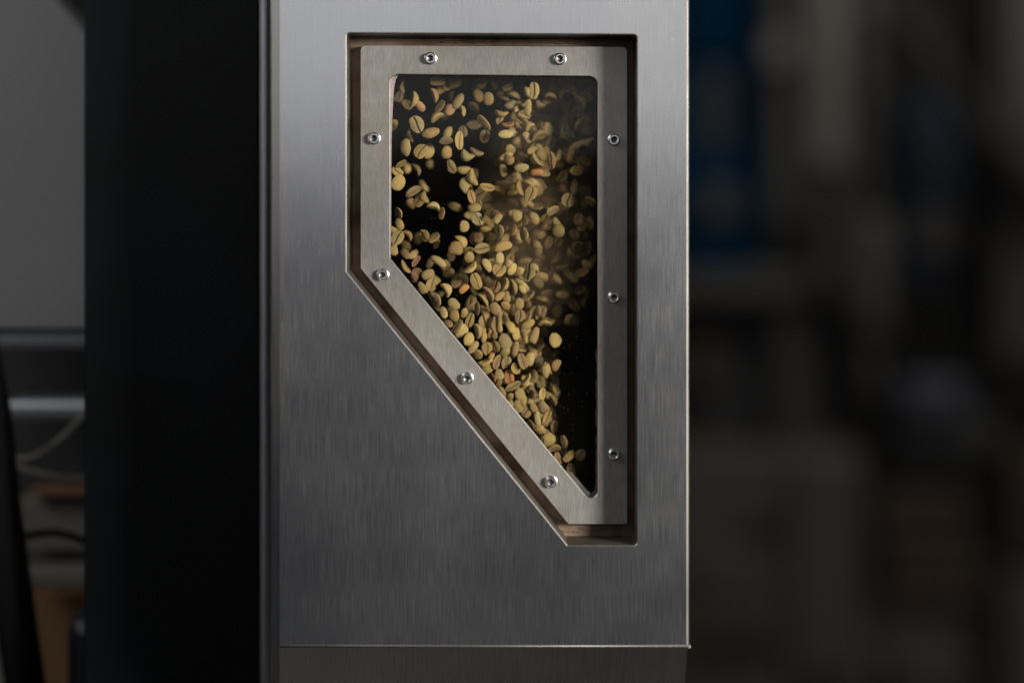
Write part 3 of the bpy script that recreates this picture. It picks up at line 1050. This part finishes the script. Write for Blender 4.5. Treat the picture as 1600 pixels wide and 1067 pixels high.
# dust hanging in the stream
def dust():
    m = bpy.data.materials.new('coffee_dust'); m.use_nodes = True
    nt = m.node_tree; N = nt.nodes; L = nt.links
    N.remove(N['Principled BSDF'])
    pv = N.new('ShaderNodeVolumePrincipled')
    pv.inputs['Color'].default_value = (0.45, 0.31, 0.21, 1)
    pv.inputs['Anisotropy'].default_value = 0.0
    tc = N.new('ShaderNodeTexCoord')
    ns = N.new('ShaderNodeTexNoise'); ns.inputs['Scale'].default_value = 22; ns.inputs['Detail'].default_value = 5; ns.inputs['Distortion'].default_value = 1.2
    L.new(tc.outputs['Object'], ns.inputs['Vector'])
    gr = N.new('ShaderNodeTexGradient'); gr.gradient_type = 'SPHERICAL'
    mp = N.new('ShaderNodeMapping')
    c = at(850, 335, .075)
    mp.vector_type = 'TEXTURE'
    mp.inputs['Location'].default_value = c
    mp.inputs['Scale'].default_value = (.046, .05, .092)
    L.new(tc.outputs['Object'], mp.inputs[0]); L.new(mp.outputs[0], gr.inputs[0])
    mr = N.new('ShaderNodeMapRange'); mr.inputs[1].default_value = .40; mr.inputs[2].default_value = .64; mr.inputs[3].default_value = 0.05; mr.inputs[4].default_value = 1
    L.new(ns.outputs[0], mr.inputs[0])
    mu = N.new('ShaderNodeMath'); mu.operation = 'MULTIPLY'
    L.new(gr.outputs['Fac'], mu.inputs[0]); L.new(mr.outputs[0], mu.inputs[1])
    m2 = N.new('ShaderNodeMath'); m2.operation = 'MULTIPLY'; m2.inputs[1].default_value = 80
    L.new(mu.outputs[0], m2.inputs[0]); L.new(m2.outputs[0], pv.inputs['Density'])
    L.new(pv.outputs[0], N['Material Output'].inputs['Volume'])
    return m


a = at(700, 110, .04); b_ = at(932, 560, .04)
dz = box('dust_cloud', a.x, b_.x, .034, .13, b_.z, a.z, dust())
tag(dz, 'thin brown dust hanging in the falling stream of beans', 'dust', None, 'stuff')

# ------------------------------------------------------------------ background, left
B = {}
B['grey'] = plain('grey_sheet', (0.17, 0.17, 0.175), 0.6, 0.2, .12, 3)
B['rail'] = plain('rail_steel', (0.29, 0.305, 0.335), 0.4, 0.6, .1, 6)
B['dark'] = plain('dark_machine', (0.016, 0.016, 0.017), 0.6, 0, .3, 4)
B['black'] = plain('black_rubber', (0.003, 0.003, 0.0035), 0.8, 0, .2, 10, spec=0.1)
B['orange'] = plain('ochre_board', (0.13, 0.065, 0.02), 0.7, 0, .2, 5)
B['beige'] = plain('beige_sheet', (0.10, 0.095, 0.08), 0.6, 0, .15, 5)
B['cord'] = plain('grey_cord', (0.17, 0.165, 0.155), 0.7, 0, .3, 60)
YL = 0.24
mc = empty('packing_machine', (at(60, 0, YL).x, YL + .1, -.6))
tag(mc, 'blurred grey sheet-metal machine with steel rails behind the black column', 'machine')
pts = [(-140, -160), (-50, -160), (88, 0), (131, 50), (190, 110), (190, 512), (-140, 512)]
V = [at(px, py, YL) for px, py in pts]; n = len(V)
V += [v + Vector((0, .05, 0)) for v in V]
F = [tuple(range(n))[::-1], tuple(range(n, 2 * n))] + [(k, (k + 1) % n, n + (k + 1) % n, n + k) for k in range(n)]
child(mesh_obj('side_sheet', V, F, B['grey']), mc)
child(pbox('upper_housing', -140, -160, 200, 120, YL + .10, .1, B['dark']), mc)
child(pbox('rail', -140, 516, 200, 545, YL + .01, .04, B['rail'], bev=.005), mc)
child(pbox('rail', 5, 624, 200, 655, YL + .05, .04, B['rail'], bev=.005), mc)
child(pbox('back_plate', -140, 500, 200, 780, YL + .16, .03, B['dark']), mc)
child(pbox('beige_plate', 30, 775, 200, 862, YL + .10, .03, B['beige']), mc)
child(pbox('rail', 30, 886, 200, 920, YL + .06, .03, B['beige'], bev=.004), mc)
child(pbox('back_plate', -140, 862, 200, 930, YL + .14, .02, B['dark']), mc)
bd = empty('ochre_crate', (at(90, 0, YL).x, YL + .12, -.6))
tag(bd, 'blurred ochre wooden box low behind the black column', 'crate')
child(pbox('crate_rim', 46, 762, 200, 776, YL + .085, .02, B['orange'], bev=.002), bd)
child(pbox('crate_side', 40, 925, 200, 1250, YL + .11, .03, B['orange'], bev=.002), bd)
lg = tube('black_hose', [at(-22, 520, YL - .06), at(-8, 640, YL - .06), at(4, 800, YL - .06), at(24, 960, YL - .06), at(46, 1120, YL - .06)],
          [.007, .011, .013, .014, .014], B['black'])
tag(lg, 'thick black hose running down the left edge of the photo', 'hose')
w1 = tube('twisted_cord', spline([at(-30, 712, YL - .02), at(12, 716, YL - .02), at(55, 712, YL - .02), at(100, 680, YL - .02), at(150, 628, YL)]), .0021, B['cord'])
tag(w1, 'upper grey twisted cord rising to the black column', 'cord', 'grey cords')
w2 = tube('twisted_cord', spline([at(-30, 722, YL - .02), at(8, 722, YL - .02), at(50, 736, YL - .02), at(100, 746, YL - .02), at(160, 749, YL)]), .0021, B['cord'])
tag(w2, 'lower grey twisted cord running level to the black column', 'cord', 'grey cords')
kn = bmesh.new(); bmesh.ops.create_icosphere(kn, subdivisions=2, radius=.0055)
for v in kn.verts: v.co *= 1 + .25 * mnoise.noise(v.co * 400)
bmesh.ops.translate(kn, vec=at(4, 720, YL - .022), verts=kn.verts)
k = bm_obj('cord_knot', kn, B['cord'], None, True)
tag(k, 'lumpy knot where the two grey cords meet', 'knot')
w3 = tube('black_cable', spline([at(-30, 880, YL - .03), at(15, 846, YL - .03), at(70, 832, YL - .03), at(115, 838, YL - .03), at(170, 862, YL - .01)]), .0026, B['black'])
tag(w3, 'thin black cable arching across the beige plate', 'cable')
bl = pbox('black_drum', 99, 962, 190, 1250, YL - .05, .07, plain('black_plastic', (.010, .012, .016), .35), None, .012)
tag(bl, 'rounded black plastic container low beside the black column', 'container')
w5 = tube('black_cable', spline([at(-30, 880, YL - .05), at(10, 930, YL - .05), at(28, 1000, YL - .05), at(34, 1100, YL - .05)]), .0030, B['black'])
tag(w5, 'black cable dropping beside the thick hose', 'cable')

# ------------------------------------------------------------------ background, right (far, out of focus)
B['blue'] = plain('blue_paint', (0.0003, 0.017, 0.040), 0.9, 0, .35, 3, spec=0.05)
B['navy'] = plain('navy_paint', (0.001, 0.007, 0.018), 0.8)
B['steel'] = plain('post_steel', (0.13, 0.12, 0.11), 0.5, 0.3, .15, 3)
B['steel2'] = plain('dull_steel', (0.040, 0.038, 0.037), 0.55, 0.2, .2, 3)
B['cab'] = plain('cabinet_grey', (0.056, 0.054, 0.050), 0.6, 0, .2, 2)
B['cab2'] = plain('cabinet_olive', (0.060, 0.055, 0.046), 0.65, 0, .35, 3)
B['wood'] = plain('dark_wood', (0.034, 0.022, 0.014), 0.8, 0, .4, 4)
B['wall'] = plain('workshop_wall', (0.020, 0.019, 0.018), 0.9, 0, .4, 1.5)
B['floor'] = plain('concrete', (0.22, 0.21, 0.195), 0.8, 0, .3, 2)
B['trayb'] = plain('blue_grey', (0.045, 0.046, 0.062), 0.5, 0, .15, 4)
B['redp'] = plain('red_paint', (0.10, 0.010, 0.008), 0.5)
YR = 4.8
wl = box('workshop_wall', -4.2, 7.5, 7.4, 7.5, -1.7, 5.0, B['wall']); tag(wl, kind='structure')
fl2 = box('floor', -4.2, 7.5, -3.0, 7.4, -1.75, -1.7, B['floor']); tag(fl2, kind='structure')


def thing(name, label, cat, Y, parts, group=None):
    xs = [p[1] for p in parts]
    e = empty(name, (at(sum(xs) / len(xs), 0, Y).x, Y + .1, -1.3))
    tag(e, label, cat, group)
    for (nm, x0, y0, x1, y1, dY, dep, mt) in parts:
        child(pbox(nm, x0, y0, x1, y1, Y + dY, dep, B[mt], None, .012), e)
    return e


thing('blue_cabinet', 'dark blue painted cabinet out of focus beside the steel housing', 'cabinet', YR,
      [('cabinet_body', 1000, -200, 1192, 418, .02, .4, 'blue'), ('door', 1060, -150, 1150, 90, 0, .018, 'blue'), ('vent_plate', 1095, 110, 1140, 240, 0, .018, 'dark'),
       ('handle', 1098, 290, 1152, 350, -.02, .03, 'steel2')])
thing('machine_upright', 'narrow dull upright right beside the blue cabinet', 'post', YR - .1,
      [('upright', 1204, -200, 1244, 350, 0, .1, 'steel2'), ('bracket', 1196, 56, 1240, 108, -.03, .03, 'steel')])
thing('steel_duct', 'broad pale steel duct coming down from the top', 'duct', YR - .1,
      [('duct_pipe', 1268, -200, 1322, 262, 0, .12, 'steel'), ('duct_collar', 1278, 258, 1316, 440, .03, .1, 'steel2')])
thing('slim_post', 'slim dark post between the pale duct and the pale cylinder', 'post', YR + .1,
      [('post_tube', 1340, -200, 1372, 330, 0, .05, 'steel2'), ('post_cap', 1334, -10, 1378, 24, -.01, .07, 'cab')])
# pale cylinder
cyl = empty('filter_cylinder', (at(1362, 0, YR).x, YR, -1.3))
tag(cyl, 'pale upright filter cylinder standing right of the duct', 'cylinder')
c0 = at(1362, 335, YR); c1 = at(1362, 520, YR)
rr_ = (at(1392, 0, YR).x - at(1332, 0, YR).x) / 2
child(tube('cylinder_body', [c1, c1 + Vector((0, 0, .02)), c0 - Vector((0, 0, .03)), c0], [rr_ * .9, rr_, rr_, rr_ * .8], B['cab'], None, 20), cyl)
child(tube('cylinder_stand', [at(1362, 524, YR), at(1362, 700, YR)], rr_ * .35, B['steel2'], None, 10), cyl)
thing('low_bench', 'dark low bench with a reddish item under the blue cabinet', 'bench', YR,
      [('bench_body', 1040, 424, 1330, 470, 0, .3, 'steel2'), ('bench_panel', 1040, 480, 1300, 690, .15, .3, 'dark'), ('bench_leg', 1212, 470, 1262, 690, .05, .06, 'steel2'),
       ('red_box', 1084, 540, 1122, 610, .02, .1, 'wood')])
thing('green_grey_cabinet', 'wide grey cabinet low behind the housing, left of the crates', 'cabinet', YR - .2,
      [('cabinet_body', 1040, 706, 1352, 1500, .05, .4, 'cab'), ('cabinet_door', 1240, 716, 1346, 1060, 0, .045, 'cab'), ('drawer_front', 1080, 860, 1228, 1000, 0, .045, 'cab2'),
       ('dark_panel', 1172, 800, 1222, 850, 0.01, .035, 'dark')])  # small dark panel above the drawer front
thing('blue_machine', 'dark blue machine part half hidden by a slanting beam', 'machine', YR + .5,
      [('machine_body', 1408, 150, 1500, 440, 0, .3, 'navy'), ('machine_head', 1432, 330, 1500, 400, -.05, .05, 'steel2')])
bm_ = tube('slanting_beam', [at(1370, -40, YR + .2), at(1475, 120, YR + .2), at(1640, 330, YR + .2)], .045, B['wall'], None, 8)
tag(bm_, 'dull steel beam slanting down to the right at the top', 'beam')
thing('tray_stand', 'bluish grey tray on a dark stand in the middle distance', 'tray', YR,
      [('tray', 1416, 596, 1512, 648, 0, .2, 'trayb'), ('stand', 1400, 650, 1560, 716, .05, .3, 'dark')])
for i, (x0, y0, x1, y1, lab) in enumerate([(1376, 770, 1520, 850, 'upper dark brown wooden crate of the blurred stack'), (1384, 858, 1530, 960, 'lower dark brown wooden crate of the blurred stack')]):
    thing('wooden_crate', lab, 'crate', YR, [('crate_panel', x0, y0, x1, (y0 + y1) / 2 - 3, 0, .3, 'wood'), ('crate_panel', x0, (y0 + y1) / 2 + 3, x1, y1, .01, .3, 'wood')], 'stacked wooden crates')
thing('pallet_box', 'pale low box at the bottom edge below the wooden crates', 'box', YR - .3,
      [('box_side', 1400, 1036, 1520, 1300, 0, .3, 'cab2'), ('box_lid', 1394, 1028, 1526, 1036, -.01, .32, 'cab2')])
thing('far_cabinet', 'tall dull cabinet at the right edge of the photo', 'cabinet', YR + .3,
      [('cabinet_body', 1556, -250, 1800, 560, 0, .4, 'steel2'), ('cabinet_side', 1566, 900, 1800, 1400, 0, .4, 'cab'), ('cabinet_middle', 1580, 700, 1800, 880, .05, .3, 'wood'),
       ('cabinet_door', 1590, -200, 1760, 200, -.03, .03, 'cab')])
